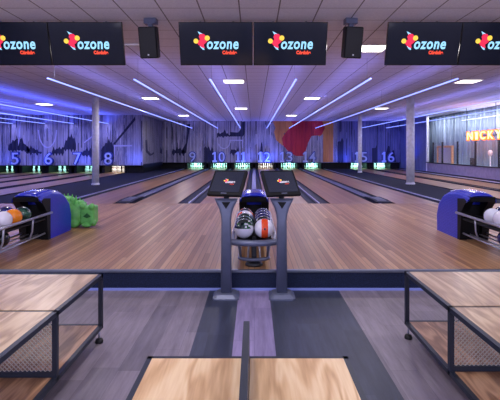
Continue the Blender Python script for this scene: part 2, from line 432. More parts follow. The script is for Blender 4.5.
# wavy drape
def drape(x, y0, y1, z0, z1, step=.04, amp=.08, lam=.36):
    bm = B(); n = int((y1-y0)/step); prev = None
    for i in range(n+1):
        y = y0+(y1-y0)*i/n; dx = amp*math.sin(2*PI*y/lam)+.4*amp*math.sin(2*PI*y/(lam*2.7))
        cur = [bm.verts.new((x+dx, y, z0)), bm.verts.new((x+dx, y, z1)), bm.verts.new((x+dx+.015, y, z1)), bm.verts.new((x+dx+.015, y, z0))]
        if prev:
            for k in range(4): bm.faces.new((prev[k], prev[(k+1) % 4], cur[(k+1) % 4], cur[k]))
        else: bm.faces.new(cur[::-1])
        prev = cur
    bm.faces.new(prev)
    return bm
o = obj('curtain', drape(10.75, 12.0, 28.5, APP, CEIL-.01), 'curtain', smooth=True)
tag(o, 'long pale grey floor-to-ceiling drape behind the glass railing at right', 'curtain')
bm = B(); box(bm, 10.1, XR, YF, 25.4, APP-.1, APP); struct(obj('floor.004', bm, 'carpet'))

# glass railing
gr = thing('glass_railing', 'glass railing with dark posts standing on the low wall at right', 'railing', (XS+.07, 20, .82))
ys = [24.6, 23.4, 21.65, 19.9, 18.0, 16.2, 14.4]
for i, y in enumerate(ys):
    bm = B(); box(bm, -.035, .035, y-20-.04, y-20+.04, 0, 1.12, .008); obj('post', bm, 'sill', gr)
for a, c in zip(ys, ys[1:]):
    bm = B(); box(bm, -.006, .006, c-20+.05, a-20-.05, .02, 1.1); obj('glass_panel', bm, 'glass', gr)

# door frame in timber, behind the railing
df = thing('door_frame', 'orange timber door frame around a pale door behind the glass railing', 'door frame', (10.5, 24.2, APP))
bm = B()
for y in (-.95, .85): box(bm, -.06, .06, y, y+.1, 0, 1.42, .01)
obj('jamb', bm, 'orangewood', df)
bm = B(); box(bm, -.06, .06, -.95, .95, 1.42, 1.53, .01); obj('lintel', bm, 'orangewood', df)
bm = B(); box(bm, 0, .04, -.85, .85, 0, 1.42); obj('door_panel', bm, 'panelpale', df)
# dark chair and pale stand of unknown use behind the glass
ch = thing('dining_chair', 'dark chair standing behind the glass railing below the orange sign', 'chair', (10.4, 20.6, APP))
bm = B(); box(bm, -.2, .2, -.2, .2, .42, .48, .02); obj('seat', bm, 'black', ch)
bm = B(); box(bm, -.2, -.16, -.2, .2, .5, .92, .015); obj('backrest', bm, 'black', ch)
for sx in (-.17, .17):
    for sy in (-.17, .17):
        bm = B(); tube(bm, [(sx, sy, 0), (sx, sy, .43)], .018); obj('leg', bm, 'black', ch)
st = thing('pale_stand', 'pale slender stand with a rounded pinkish top behind the glass', 'lamp', (10.42, 19.4, APP))
bm = B(); lathe(bm, [(.14, 0), (.14, .03), (.03, .05)], 16); obj('base', bm, 'white', st, True)
bm = B(); tube(bm, [(0, 0, .05), (0, 0, 1.05)], .022); obj('pole', bm, 'white', st, True)
bm = B(); lathe(bm, [(.04, 1.03), (.08, 1.08), (.1, 1.17), (.08, 1.26), (.03, 1.3)], 16); obj('stand_top', bm, 'pink', st, True)

# columns
def column(x, y, label, r=.15):
    t = thing('column', label, 'column', (x, y, APP), 0, 'round pale columns beside the lanes')
    bm = B(); lathe(bm, [(r, .03), (r, CEIL-APP)], 20); obj('shaft', bm, 'column', t, True)
    bm = B(); lathe(bm, [(r+.02, 0), (r+.02, .06), (r, .07)], 20); obj('base_ring', bm, 'column', t, True)
column(-5.87, 16.3, 'round pale column standing on the dark carpet left of lane 9', .125)
column(5.9, 16.6, 'nearer pale column on the dark carpet at right, in front of number 16', .15)
column(6.02, 25.0, 'farther slim pale column at right, in front of number 15', .11)

# ------------------------------------------------------------------ ceiling lamps
lamp_spots = [(2.23,8.4,'topmost, between the right speaker and the screen'),
 (-.57,12.46,'just below the centre screens'), (6.06,12.46,'just below the screens on the right'),
 (-3.9,16.6,'above and left of the far corner wall'), (2.19,16.6,'above the red mural shape'),
 (-8.95,18.8,'alone in the blue-lit ceiling at far left'), (-.61,20.7,'small, just under the brighter lamp below the centre screens'),
 (6.0,20.7,'small, between the two right columns'), (-4.0,25.0,'smallest, near the number 9 wall'),
 (2.13,25.0,'smallest, near the red mural shape'), (-4.0,8.4,'hidden behind the left screens')]
def ceil_lamp(x, y, label):
    t = thing('ceiling_lamp', label, 'ceiling lamp', (x, y, CEIL), 0, 'square lamps in the ceiling')
    bm = B(); h = .29
    for a in (-1, 1):
        box(bm, a*h-.015, a*h+.015, -h-.015, h+.015, -.02, 0); box(bm, -h+.015, h-.015, a*h-.015, a*h+.015, -.02, 0)
    obj('frame', bm, 'white', t)
    bm = B(); box(bm, -h+.015, h-.015, -h+.015, h-.015, -.012, -.002); obj('diffuser', bm, 'panel', t)
    return t
def area(name, loc, sx, sy, power, col, rot=(0, 0, 0)):
    l = bpy.data.lights.new(name, 'AREA'); l.shape = 'RECTANGLE'; l.size = sx; l.size_y = sy
    l.energy = power; l.color = col
    o = bpy.data.objects.new(name, l); C.objects.link(o); o.location = loc; o.rotation_euler = rot
    return o
WARM = (1, .93, .95)
for x, y, s in lamp_spots:
    ceil_lamp(x, y, 'glowing square ceiling lamp, ' + s)
    area('lamp_or_fill_light', (x, y, CEIL-.03), .5, .5, 42, WARM)
# added fill without fixtures, aimed up to brighten the near ceiling
for x in (-6, -2, 2, 6):
    area('fill_uplight', (x, 2.6, 2.75), 1.2, 4.5, 26, (.86, .8, .95), (PI, 0, 0))
# the same lamps carry on over the seating behind the camera
for x, y in ((-.6,3.0),(-4.6,3.6),(3.6,3.6),(-7.5,6.5),(6.8,6.5),(-2.4,-.8),(2.2,-.8),(-6.5,-.8),(6.5,-.8)):
    area('lamp_or_fill_light', (x, y, CEIL-.03), .55, .55, 42, WARM)

# ------------------------------------------------------------------ LED profiles hung below the ceiling
LZ = EYE + 1.45
leds = [(-4.2,8.95,29.9,'starting below the left screens'), (-2.48,9.1,29.9,'starting below the left speaker'),
 (-.91,9.1,29.9,'left one of the steep central pair'), (.87,9.1,29.9,'right one of the steep central pair'),
 (2.39,9.0,29.9,'starting below the right speaker'), (4.17,9.0,29.9,'starting below the right screens'),
 (7.22,6.5,29.8,'running above number 15'), (8.9,6.5,29.6,'running above number 16'),
 (-8.15,6.5,24.6,'uppermost of the left bundle, above number 8'), (-10.1,6.5,24.6,'above number 7'),
 (-11.7,6.5,24.6,'above number 6'), (-13.5,6.5,24.6,'lowest in the far left corner, above number 5'),
 (10.4,13.0,22.0,'behind the glass railing')]
for x, y0, y1, s in leds:
    ym = (y0+y1)/2
    t = thing('led_light_bar', 'long thin blue-white light bar, ' + s, 'light bar', (x, ym, LZ), 0, 'blue light bars')
    hw = .014
    bm = B(); box(bm, -hw, hw, y0-ym, y1-ym, -.012, .012); obj('diffuser', bm, 'ledwhite' if x > 9.5 else 'led', t)
    for k in range(5):
        y = y0-ym+.3+(y1-y0-.6)*k/4
        bm = B(); tube(bm, [(0, y, .01), (0, y, CEIL-LZ)], .0025, 5); obj('suspension_wire', bm, 'slate', t)
    L = y1-y0
    left = x < -7
    p = 5.0*L if left else (1.3*L if abs(x) < 5 else 1.8*L)
    if x > 9.5: p = 3.0*L
    cup = ((.07, .11, 1) if left else (.3, .26, 1)) if x < 9.5 else (.55, .65, 1)
    area('bar_light', (x, ym, LZ+.022), .05, L, p, cup, (PI, 0, 0))
    area('bar_light', (x, ym, LZ-.022), .05, L, p*1.3, (.36, .37, 1) if x < 9.5 else (.6, .7, 1), (0, 0, 0))

area('lamp_or_fill_light', (10.2, 19, CEIL-.04), .15, 14, 190, (.92, .95, 1))  # added overhead fill without a fixture, brightens the drape
area('lamp_or_fill_light', (10.55, 19, APP+.05), .3, 14, 50, (.85, .9, 1), (PI, 0, 0))  # added fill near the floor, aimed up to brighten the drape
# blue wall washers standing on the ledge over the pins
def washer(x, y, power, rotz=0, w=.8, col=(.06, .12, 1)):
    area('washer_light', (x, y, Z0+.1), w, .12, power, col, (PI-.35, 0, rotz))
for x, p in ((.9, 24), (6.0, 13), (-2.6, 3), (-.6, 8), (8.4, 3)):
    washer(x, YW-.5, p)
for x, p in ((-6.6, 10), (-9.4, 9), (-12, 5), (-14, 6)):
    washer(x, YL-.5, p)
area('washer_light', (9.4, 27.5, Z0+.1), 2.5, .12, 20, (.03, .08, 1), (PI, .35, PI/2))

# ------------------------------------------------------------------ lanes
LY1 = 31.5; HALF = .525; GUT = .235
def lane(xc, y1, num, gl=.205, gr=.205):
    t = thing('bowling_lane', 'glossy tan bowling lane running to the pins under %s' % num, 'bowling lane', (xc, YF, APP), 0, 'bowling lanes')
    L = y1-YF
    bm = B(); box(bm, -HALF, HALF, 0, L, -.09, 0); obj('lane_surface', bm, 'lane', t)
    for s in (-1, 1):
        bm = B(); gw = gl if s < 0 else gr; x0 = s*(HALF+.01)
        prof = []
        for k in range(9):
            a = PI*k/8; prof.append((x0+s*gw*(1-math.cos(a))/2, -.005-.06*math.sin(a)))
        prof += [(x0+s*gw, -.09), (x0, -.09)]
        prism(bm, prof, 0, L); obj('gutter', bm, 'gutter', t)
    return t
cen = {9: -4.0, 10: -2.4, 11: -.8, 12: .8, 13: 2.4, 14: 4.0}
gws = {9: (.205,.17), 10: (.135,.205), 11: (.205,.17), 12: (.17,.205), 13: (.205,.135), 14: (.17,.205)}
for n, x in cen.items(): lane(x, LY1, 'number %d' % n, *gws[n])
lft = {8: -7.85, 7: -9.42, 6: -11.0, 5: -12.5}
YLP = YL+1.5
for n, x in lft.items(): lane(x, YLP, 'number %d' % n, .17 if n == 6 else .205, .17 if n == 5 else .205)
lane(-14.05, YLP, 'the wall left of number 5')
rgt = {15: 7.15, 16: 8.75}
for n, x in rgt.items(): lane(x, LY1, 'number %d' % n)
# dividers between lanes
def divider(x, w, y1, mat, label, h=.012):
    bm = B(); box(bm, x-w/2, x+w/2, YF+.02, y1, APP-.09, APP+h, .004)
    return tag(obj('lane_divider', bm, mat), label, 'lane divider', 'strips between the lanes')
divider(-3.2, .14, LY1, 'capdark', 'grey-blue strip between lanes 9 and 10')
divider(-1.6, .045, LY1, 'cap', 'thin pale strip between lanes 10 and 11')
divider(0, .16, LY1, 'cap', 'lilac strip in the middle between lanes 11 and 12')
divider(1.6, .045, LY1, 'cap', 'thin pale strip between lanes 12 and 13')
divider(3.2, .14, LY1, 'capdark', 'grey-blue strip between lanes 13 and 14')
divider(-4.8, .05, LY1, 'cap', 'pale edge strip between lane 9 and the dark carpet')
divider(4.8, .05, LY1, 'cap', 'pale edge strip between lane 14 and the dark carpet')
divider(7.95, .07, LY1, 'sill', 'dark strip between lanes 15 and 16')
divider(9.56, .06, LY1, 'sill', 'dark strip between lane 16 and the low wall')
for a, c_, s in ((-8.635, 'capdark', 'lanes 7 and 8'), (-10.21, 'capdark', 'lanes 6 and 7'), (-11.75, 'capdark', 'lanes 5 and 6'), (-13.27, 'capdark', 'lane 5 and the lane left of it')):
    divider(a, .05, YLP, 'gutter', 'dark blue strip between %s' % s)
# bright lane edging beside the wide dividers
divider(-3.106, .026, YW-.1, 'cap', 'thin pale line at the left edge of lane 10')
divider(3.106, .026, YW-.1, 'cap', 'thin pale line at the right edge of lane 13')
# carpets between lane blocks
bm = B(); box(bm, -7.05, -4.83, YF, YW, APP-.095, APP+.01); tag(obj('carpet_strip', bm, 'carpet'), 'dark navy carpet strip around the left column, left of lane 9', 'carpet')
bm = B(); box(bm, 4.83, 6.36, YF, YW, APP-.095, APP+.01); tag(obj('carpet_strip', bm, 'carpet'), 'dark navy carpet strip around the right columns, right of lane 14', 'carpet')
bm = B(); box(bm, 9.62, 9.93, YF, YW, APP-.095, APP+.002); struct(obj('trim_9', bm, 'lowwall'))

# covers where the ball track dives under, at the foul line
for sx, s in ((-1, 'left'), (1, 'right')):
    t = thing('track_cover', 'low wedge cover at the foul line on the strip at %s of centre' % s, 'track cover', (sx*3.2, YF+.02, APP+.012), 0, 'wedge covers at the foul line')
    bm = B(); prism(bm, [(0, 0), (0, .015), (.4, .04), (1.1, .04), (1.4, 0)], -.19, .19, 'X'); obj('housing', bm, 'gutter', t)
    bm = B(); prism(bm, [(.2, .028), (.42, .044), (.95, .044), (.95, .03), (.2, .015)], -.11, .11, 'X'); obj('lid', bm, 'capdark', t)

# ------------------------------------------------------------------ pin pits, pins, numbers
pinprof = [(.026,0),(.029,.005),(.038,.05),(.055,.1),(.0605,.125),(.056,.16),(.04,.2),(.026,.235),(.0225,.255),(.026,.29),(.0325,.33),(.0325,.345),(.026,.368),(.012,.38)]
bm = B(); lathe(bm, pinprof, 12)
bmesh.ops.recalc_face_normals(bm, faces=bm.faces)
pin_me = bpy.data.meshes.new('bowling_pin'); bm.to_mesh(pin_me); bm.free()
for p in pin_me.polygons: p.use_smooth = True
pin_me.materials.append(MAT['pin']); pin_me.materials.append(MAT['pinred'])
for p in pin_me.polygons:
    if .235 < p.center.z < .25: p.material_index = 1
TEAL = (.36, 1, .86)
pinpos = []
names = [('head pin',), ('left pin of the second row', 'right pin of the second row'), ('left pin of the third row', 'middle pin of the third row', 'right pin of the third row'),
         ('leftmost pin of the back row', 'inner left pin of the back row', 'inner right pin of the back row', 'rightmost pin of the back row')]
for r in range(4):
    for k in range(r+1): pinpos.append(((k-r/2)*.305, r*.264, names[r][k]))
def pit(xc, yw, who, col, power, w=1.5):
    t = thing('pin_pit', 'black pin pit opening under %s' % who, 'pin pit', (xc, yw+.12, APP), 0, 'pin pits')
    bm = B(); box(bm, -HALF, HALF, 1.28, 1.32, 0, .6); obj('back_cushion', bm, 'black', t)
    for s in (-1, 1):
        bm = B(); box(bm, min(s*.72, s*.55), max(s*.72, s*.55), -.05, 1.3, 0.001, .7); obj('side_wall', bm, 'black', t)
    bm = B(); box(bm, -.5, .5, .0, .06, .5, .54); obj('lamp_hood', bm, 'black', t)
    area('pit_light', (xc, yw+.22, Z0+.1), .95, .1, power, col, (.75, 0, 0))
    area('pit_light', (xc, yw+.95, Z0+.25), .9, .6, power*.45, col, (0, 0, 0))
    for dx, dy, nm in pinpos:
        o = bpy.data.objects.new('bowling_pin', pin_me); C.objects.link(o); o.location = (xc+dx, yw+.35+dy, APP)
        tag(o, 'white bowling pin under %s, %s' % (who, nm), 'bowling pin', 'bowling pins')
for n, x in cen.items():
    pit(x, YW, 'number %d' % n, (1, 1, .95) if n == 12 else TEAL, 9 if n == 12 else 22)
for n, x in rgt.items(): pit(x, YW, 'number %d' % n, TEAL, 22)
for n, x in lft.items(): pit(x, YL, 'number %d' % n, (1, .95, .8) if n == 8 else TEAL, 8 if n == 8 else 9)
pit(-14.05, YL, 'the far left wall', TEAL, 9)
# black fillers between lane blocks
for x0, x1, y in ((-6.25,-4.73,YW),(4.73,6.4,YW),(7.88,8.02,YW),(9.48,9.9,YW),(-7.1,-6.4,YL)):
    bm = B(); box(bm, x0, x1, y+.03, y+.2, APP+.001, Z0+.02); struct(obj('trim_10', bm, 'black'))
# black fascia ledge carrying the numbers
for x0, x1, y in ((XLC, 9.9, YW), (XL, XLC-.0, YL)):
    bm = B(); box(bm, x0, x1, y-.22, y, Z0-.03, Z0); struct(obj('trim_11', bm, 'black'))

nums = {9:(192.5,YW),10:(219,YW),11:(240.5,YW),12:(264.5,YW),13:(286.5,YW),14:(309.5,YW),15:(361,YW),16:(388,YW),
        5:(15.5,YL),6:(49,YL),7:(77.5,YL),8:(108.5,YL)}
for n, (px, y) in nums.items():
    yy = y-.13
    t = thing('lane_number', 'big raised blue number %d standing on the ledge above the pins' % n, 'number sign', (wx(px, yy), yy, Z0), 0, 'lane numbers')
    w = .53 if n < 10 else (1.08 if n not in (11,) else .95)
    if n == 11: w = .88
    ds = str(n); wd = {1: .3}; ws = [.32 if c_ == '1' else .52 for c_ in ds]; tot = sum(ws)+.06*(len(ds)-1); x_ = -tot/2
    for c_, w_ in zip(ds, ws):
        if c_ == '1':
            for nm_, mm_, g_, a_, b_, par in (('digit', 'number', 0, -.07, .07, t), ('digit_face', 'numface', .03, -.086, -.066, None)):
                bm = B(); kx = w_/.52
                P_ = [(x_+w_/2+(u-.16)*kx*(1-2*g_), v*.97*(1-2*g_)+.76*g_) for u, v in ONE]
                prism(bm, P_, a_, b_); bm.normal_update(); bmesh.ops.triangulate(bm, faces=[f for f in bm.faces if len(f.verts) > 4])
                q_ = obj(nm_, bm, mm_, par if par else d_); d_ = q_ if par else d_
            x_ += w_+.06; continue
        d_ = text_obj('digit', c_, .8, .14, 'number', .03, t, Matrix.Translation((x_+w_/2, 0, 0)), fit=(w_, .76))
        text_obj('digit_face', c_, .8, .02, 'numface', .005, d_, Matrix.Translation((x_+w_/2, -.076, .05)), fit=(w_-.1, .66)); x_ += w_+.06

# ------------------------------------------------------------------ mural shapes painted on the panels
def decal(name, pts, y, mat, label=None, lay=0):
    bm = B(); yy = y-.004-.004*lay
    prism(bm, [(wx(px, yy), wz(py, yy)) for px, py in pts], yy-.003, y)
    bm.normal_update(); bmesh.ops.triangulate(bm, faces=[f for f in bm.faces if len(f.verts) > 4])
    o = obj(name, bm, mat)
    return o
def jag(x0, x1, ybase, tops, ybot=None, step=1.5):
    """dark skyline with spiky top between x0 and x1 (pixels), tops gives the ridge"""
    pts = []; n = max(2, int((x1-x0)/step)); rnd = random.Random(int(x0*7))
    for i in range(n+1):
        x = x0+(x1-x0)*i/n; u = i/n*(len(tops)-1); k = min(int(u), len(tops)-2)
        b = tops[k]+(tops[k+1]-tops[k])*(u-k)
        pts.append((x, b + (rnd.uniform(-3.2, .5) if i % 2 else rnd.uniform(0, 2))))
    low = []
    for i in range(n+1):
        x = x1-(x1-x0)*i/n; low.append((x, ybase + (rnd.uniform(.5, 3.5) if i % 2 else 0)))
    return pts+low
mur = []
def mshape(pts, y, mat, what, lay=0):
    o = decal('mural_shape', pts, y, mat, lay=lay)
    o.parent = bpy.data.objects['wall_far_left' if y == YL else ('wall_far_centre' if pts[0][0] < 336 else 'wall_far_right')]; return o
# left wall: dark spiky masses, pale ring, thin lines
mshape(jag(8, 30, 150, [146, 140, 137, 143, 149]), YL, 'muraldark', 'dark jagged painted mass above number 5')
mshape(jag(26, 42, 153, [149, 147, 150, 152]), YL, 'muraldark', 'dark jagged painted mass left of number 6')
mshape(jag(52, 64, 153, [150, 148, 149, 147]), YL, 'muraldark', 'dark jagged painted mass right of number 6')
mshape(jag(64, 76, 149, [146, 138, 135, 143]), YL, 'muraldark', 'tall dark jagged painted mass between numbers 6 and 7')
mshape(jag(82, 92, 155, [153, 149, 150]), YL, 'muraldark', 'dark jagged painted mass right of number 7')
mshape(jag(101, 115, 160, [150, 143, 141, 147]), YL, 'muraldark', 'dark jagged painted mass around number 8')
mshape([(113, 144), (134, 118), (135, 116), (135.4, 120), (114.5, 145)], YL, 'muraldark', 'thin dark slanting painted line right of number 8')
def arc(cx, cy, rx, ry, a0, a1, w, y, mat, what, lay=1):
    n = 22; out = []; inn = []
    for i in range(n+1):
        a = math.radians(a0+(a1-a0)*i/n)
        out.append((cx+rx*math.cos(a), cy+ry*math.sin(a))); inn.append((cx+(rx-w)*math.cos(a), cy+(ry-w)*math.sin(a)))
    return mshape(out+inn[::-1], y, mat, what, lay)
arc(47.5, 130, 9.5, 18, 0, 180, 1.1, YL, 'muralwhite', 'pale painted half ring hanging above number 6')
mshape([(20, 122), (21, 122), (19.5, 141), (18.3, 146), (18, 140)], YL, 'muralwhite', 'pale thin painted streak above number 5', 1)
mshape([(84, 142), (92, 136), (92, 137.2), (84.5, 143)], YL, 'muralwhite', 'short pale painted slash above number 7', 1)
mshape([(114, 145), (132, 145), (132, 146.3), (124, 146.5), (115.3, 146.5), (115.3, 162), (114, 162)], YL, 'muralwhite', 'pale painted angle right of number 8', 1)
# centre wall
mshape(jag(204, 217, 162, [147, 149, 152]), YW, 'muraldark', 'dark jagged painted mass between numbers 9 and 10')
mshape([(190.5,124),(187.5,124),(186,143),(182,150),(181,153),(186,153)], YW, 'muraldark', 'dark painted curve left of number 9')
mshape(jag(217, 231, 136, [133, 132, 134])+[], YW, 'muraldark', 'dark comb-like painted bar above number 10')
mshape([(230,132),(238,132.5),(241,129),(242,122),(245,121.5),(245,133),(243,136.5),(230,136.5)], YW, 'muraldark', 'dark hooked painted shape above number 11')
arc(224, 141, 6.5, 8, 0, 160, .9, YW, 'muralwhite', 'pale painted arc above number 10')
mshape([(229.5, 139.8), (243, 139.8), (243, 148), (242, 148), (242, 140.8), (229.5, 140.8)], YW, 'muralwhite', 'pale painted corner line above number 11', 1)
mshape(jag(230, 238, 153, [151, 149, 150]), YW, 'muraldark', 'small dark spiky blot between numbers 10 and 11')
mshape([(260, 152), (261, 143), (262, 142), (263, 152)], YW, 'muraldark', 'thin dark spike above number 12')
mshape([(272.5,120.9),(333.3,120.9),(333.3,162),(323,162),(323,139),(317,135),(284,133),(283,146),(276,140),(274,132),(275.5,128)], YW, 'muralorange', 'orange painted band curving over numbers 13 and 14')
mshape([(291,120.9),(322,120.9),(325,128),(321.5,135),(311.5,136),(308,143),(306,150),(303,156),(296,156),(288,151),(283,145),(282,138),(286,132),(291,127),(293,124)], YW, 'muralred', 'large crimson painted blob above number 13', 2)
mshape([(301,151),(323,134),(323,162),(304,162)], YW, 'mural', 'lilac streaked painted patch behind number 14', 1)
mshape(jag(337.5, 343.5, 162, [141, 140.5]), YW, 'muraldark', 'dark painted tower shape left of the far right column')
mshape(jag(372, 377, 162, [148, 147]), YW, 'muraldark', 'short dark painted tower shape between numbers 15 and 16')
mshape([(386,153),(388,146),(389.5,146),(390,152),(394,150),(396,162),(386,162)], YW, 'muraldark', 'dark painted spike behind number 16')
# return wall streaks (dark curve shapes on the side-facing panel)
def rshape(pts, what):
    bm = B(); x = XLC
    def q(px, py):
        y = (x+.006)*F/(px-CX); return (y, wz(py, y))
    prism(bm, [q(*p) for p in pts], x+.004, x+.008, 'X')
    bm.normal_update(); bmesh.ops.triangulate(bm, faces=[f for f in bm.faces if len(f.verts) > 4])
    obj('mural_shape', bm, 'muraldark', bpy.data.objects['wall_return'])
rshape([(145.5,140),(147,140),(147.5,150),(151,154),(154,152),(154,154),(150,156),(146,152)], 'dark painted hook on the side-facing wall')
rshape([(160,153),(160.5,147),(161.5,150),(162.4,147),(162.4,154)], 'small dark spikes at the end of the side-facing wall')
mshape(jag(172, 185, 153, [151, 149, 150]), YW, 'muraldark', 'low dark painted spikes left of number 9')

# ------------------------------------------------------------------ hanging screens
def logo(parent, cx, cz, s, y, prefix='logo'):
    """round-winged mark and two words, s = metres per photo unit"""
    def sub(name, polys, mat, dy):
        bm = B()
        for poly in polys: prism(bm, [(cx+u*s, cz+v*s) for u, v in poly], y-dy-.001, y-dy)
        bm.normal_update(); bmesh.ops.triangulate(bm, faces=[f for f in bm.faces if len(f.verts) > 4])
        obj(name, bm, mat, parent)
    def circ(u, v, r, n=16): return [(u+r*math.cos(2*PI*k/n), v+r*math.sin(2*PI*k/n)) for k in range(n)]
    sub('logo_tip', [[(-18.5,12.8),(-16.5,11.8),(-13.5,10.2),(-12,8.5),(-16,8.5)]], 'sky', .001)
    sub('logo_tip', [[(-17,-2),(-13,-3),(-11.8,-6),(-14,-5.4)]], 'sky', .001)
    sub('logo_lobe', [circ(-20.4, 3.0, 2.5)], 'logoyellow', .004)
    sub('logo_lobe', [circ(-8.8, 6.0, 2.6)], 'logoyellow', .004)
    sub('logo_body', [[(-16,10.2),(-12,10),(-9.6,7),(-8.2,4),(-10,1.6),(-12.6,-.6),(-11.6,-4),(-14.6,-3.4),(-17.6,-1),(-20,1.8),(-16.2,4.6),(-17.4,7)]], 'logored', .003)
TVW, TVH, TILT = 1.09, .63, math.radians(18)
def screen(x, label):
    t = thing('hanging_screen', label, 'screen', (x, 6.55, 0), 0, 'screens hanging over the approach')
    piv = Matrix.Translation((0, 0, 3.11)) @ Matrix.Rotation(TILT, 4, 'X')
    def fin(o): o.data.transform(piv); return o
    bm = B(); box(bm, -TVW/2, TVW/2, 0, .05, -TVH/2, TVH/2, .006); fin(obj('housing', bm, 'blackgloss', t))
    bm = B(); box(bm, -TVW/2+.012, TVW/2-.012, -.004, .001, -TVH/2+.016, TVH/2-.012); sc = fin(obj('display', bm, 'screen', t))
    s = TVW/75
    n0 = set(bpy.data.objects)
    logo(sc, 0, 0, s, -.004)
    text_obj('logo_word', 'ozone', .2, .002, 'sky', .005, sc, Matrix.Translation((6.8*s, -.006, -5.2*s)), shear=.12, fit=(32.5*s, 7.9*s), spacing=1.12)
    text_obj('logo_subtitle', 'Córdoba', .1, .002, 'logoorange', .006, sc, Matrix.Translation((13.8*s, -.006, -10.4*s)), fit=(15*s, 3.9*s))
    for ch_ in sc.children: ch_.data.transform(piv)
    bm = B()
    for a in (-.25, .25):
        tube(bm, [(a, .12, CEIL), (a, .14, 3.1)], .016, 6); tube(bm, [(a, .14, 3.1), (a, .04, 3.09)], .014, 6)
    obj('ceiling_mount', bm, 'slate', t)
    return t
t0 = screen(-.565, 'hanging black screen, left one of the centre pair')
t0.name = 'hanging_screen'
dup(t0, (.54, 6.55, 0), label='hanging black screen, right one of the centre pair')
dup(t0, (-2.49, 6.55, 0), label='hanging black screen beside the left speaker, whole in view')
dup(t0, (-3.59, 6.55, 0), label='leftmost hanging black screen, cut by the photo edge')
dup(t0, (2.52, 6.55, 0), label='hanging black screen right of the right speaker, whole in view')
dup(t0, (3.62, 6.55, 0), label='rightmost hanging black screen, cut by the photo edge')
# rails joining the screens to the speakers
for a, c_, s in ((-1.94, -1.66, 'left'),):
    bm = B(); tube(bm, [(a-.1, 6.62, 3.12), (c_+.06, 6.62, 3.12)], .014); tag(obj('support_rail', bm, 'white'), 'thin pale rail between the left screens and the left speaker', 'rail')
def speaker(px, label, rz):
    x = wx(px, 6.5)
    t = thing('loudspeaker', label, 'loudspeaker', (x, 6.5, 3.12), rz, 'black speakers hung from the ceiling')
    rot = Matrix.Rotation(math.radians(14), 4, 'X')
    bm = B(); prism(bm, [(-.135,-.1),(.135,-.1),(.1,.14),(-.1,.14)], -.225, .225, 'Z'); bmesh.ops.bevel(bm, geom=list(bm.edges), offset=.01, segments=2, affect='EDGES')
    obj('cabinet', bm, 'black', t).data.transform(rot)
    bm = B(); box(bm, -.12, .12, -.108, -.098, -.21, .21, .004); obj('grille', bm, 'speaker', t).data.transform(rot)
    bm = B(); lathe(bm, [(.012, 0), (.012, .004)], 12); o = obj('badge', bm, 'white', t)
    o.data.transform(rot @ Matrix.Translation((0, -.11, -.175)) @ Matrix.Rotation(PI/2, 4, 'X'))
    bm = B(); box(bm, -.09, .09, -.02, .1, .28, CEIL-3.12); box(bm, -.03, .03, 0, .06, .2, .29); obj('bracket', bm, 'slate', t)
speaker(150, 'black loudspeaker hanging left of the centre screens', math.radians(-6))
speaker(351.5, 'black loudspeaker hanging right of the centre screens', math.radians(8))

# ------------------------------------------------------------------ neon letters on the right
sg = thing('letter_sign', 'glowing orange letter sign NICKY above the glass railing', 'sign', (XS-.05, 20.6, EYE+.40))
adv = [(467, 474.5, 'N'), (475.7, 478.8, 'I'), (480, 486.7, 'C'), (487.8, 495, 'K'), (495.5, 503, 'Y')]
for a, c_, chh in adv:
    ya = (XS-.05)*F/(a-CX); yc = (XS-.05)*F/(c_-CX); w = ya-yc
    rot = Matrix.Translation((0, (ya+yc)/2-20.6, 0)) @ Matrix.Rotation(-PI/2, 4, 'Z')
    text_obj('letter', chh, .5, .05, 'neonrim', .03, sg, rot, fit=(w*.98, .43))
    text_obj('letter_tube', chh, .5, .02, 'neon', .0, sg, rot @ Matrix.Translation((0, -.035, .05)), fit=(w*.74, .33))
bm = B(); box(bm, .03, .05, -3.6, .1, .18, .22); tube(bm, [(.05, .0, .2), (.05, 0, CEIL-EYE-.4)], .012, 6); tube(bm, [(.05, -2.5, .2), (.05, -2.5, CEIL-EYE-.4)], .012, 6)
obj('carrier_rail', bm, 'sill', sg)
area('sign_light', (XS-.25, 19.2, EYE+1.0), .3, 2.6, 12, (1, .42, .12), (PI, 0, 0))
area('sign_light', (XS-.25, 19.2, EYE+.35), .2, 2.6, 12, (1, .42, .12), (0, 0, 0))

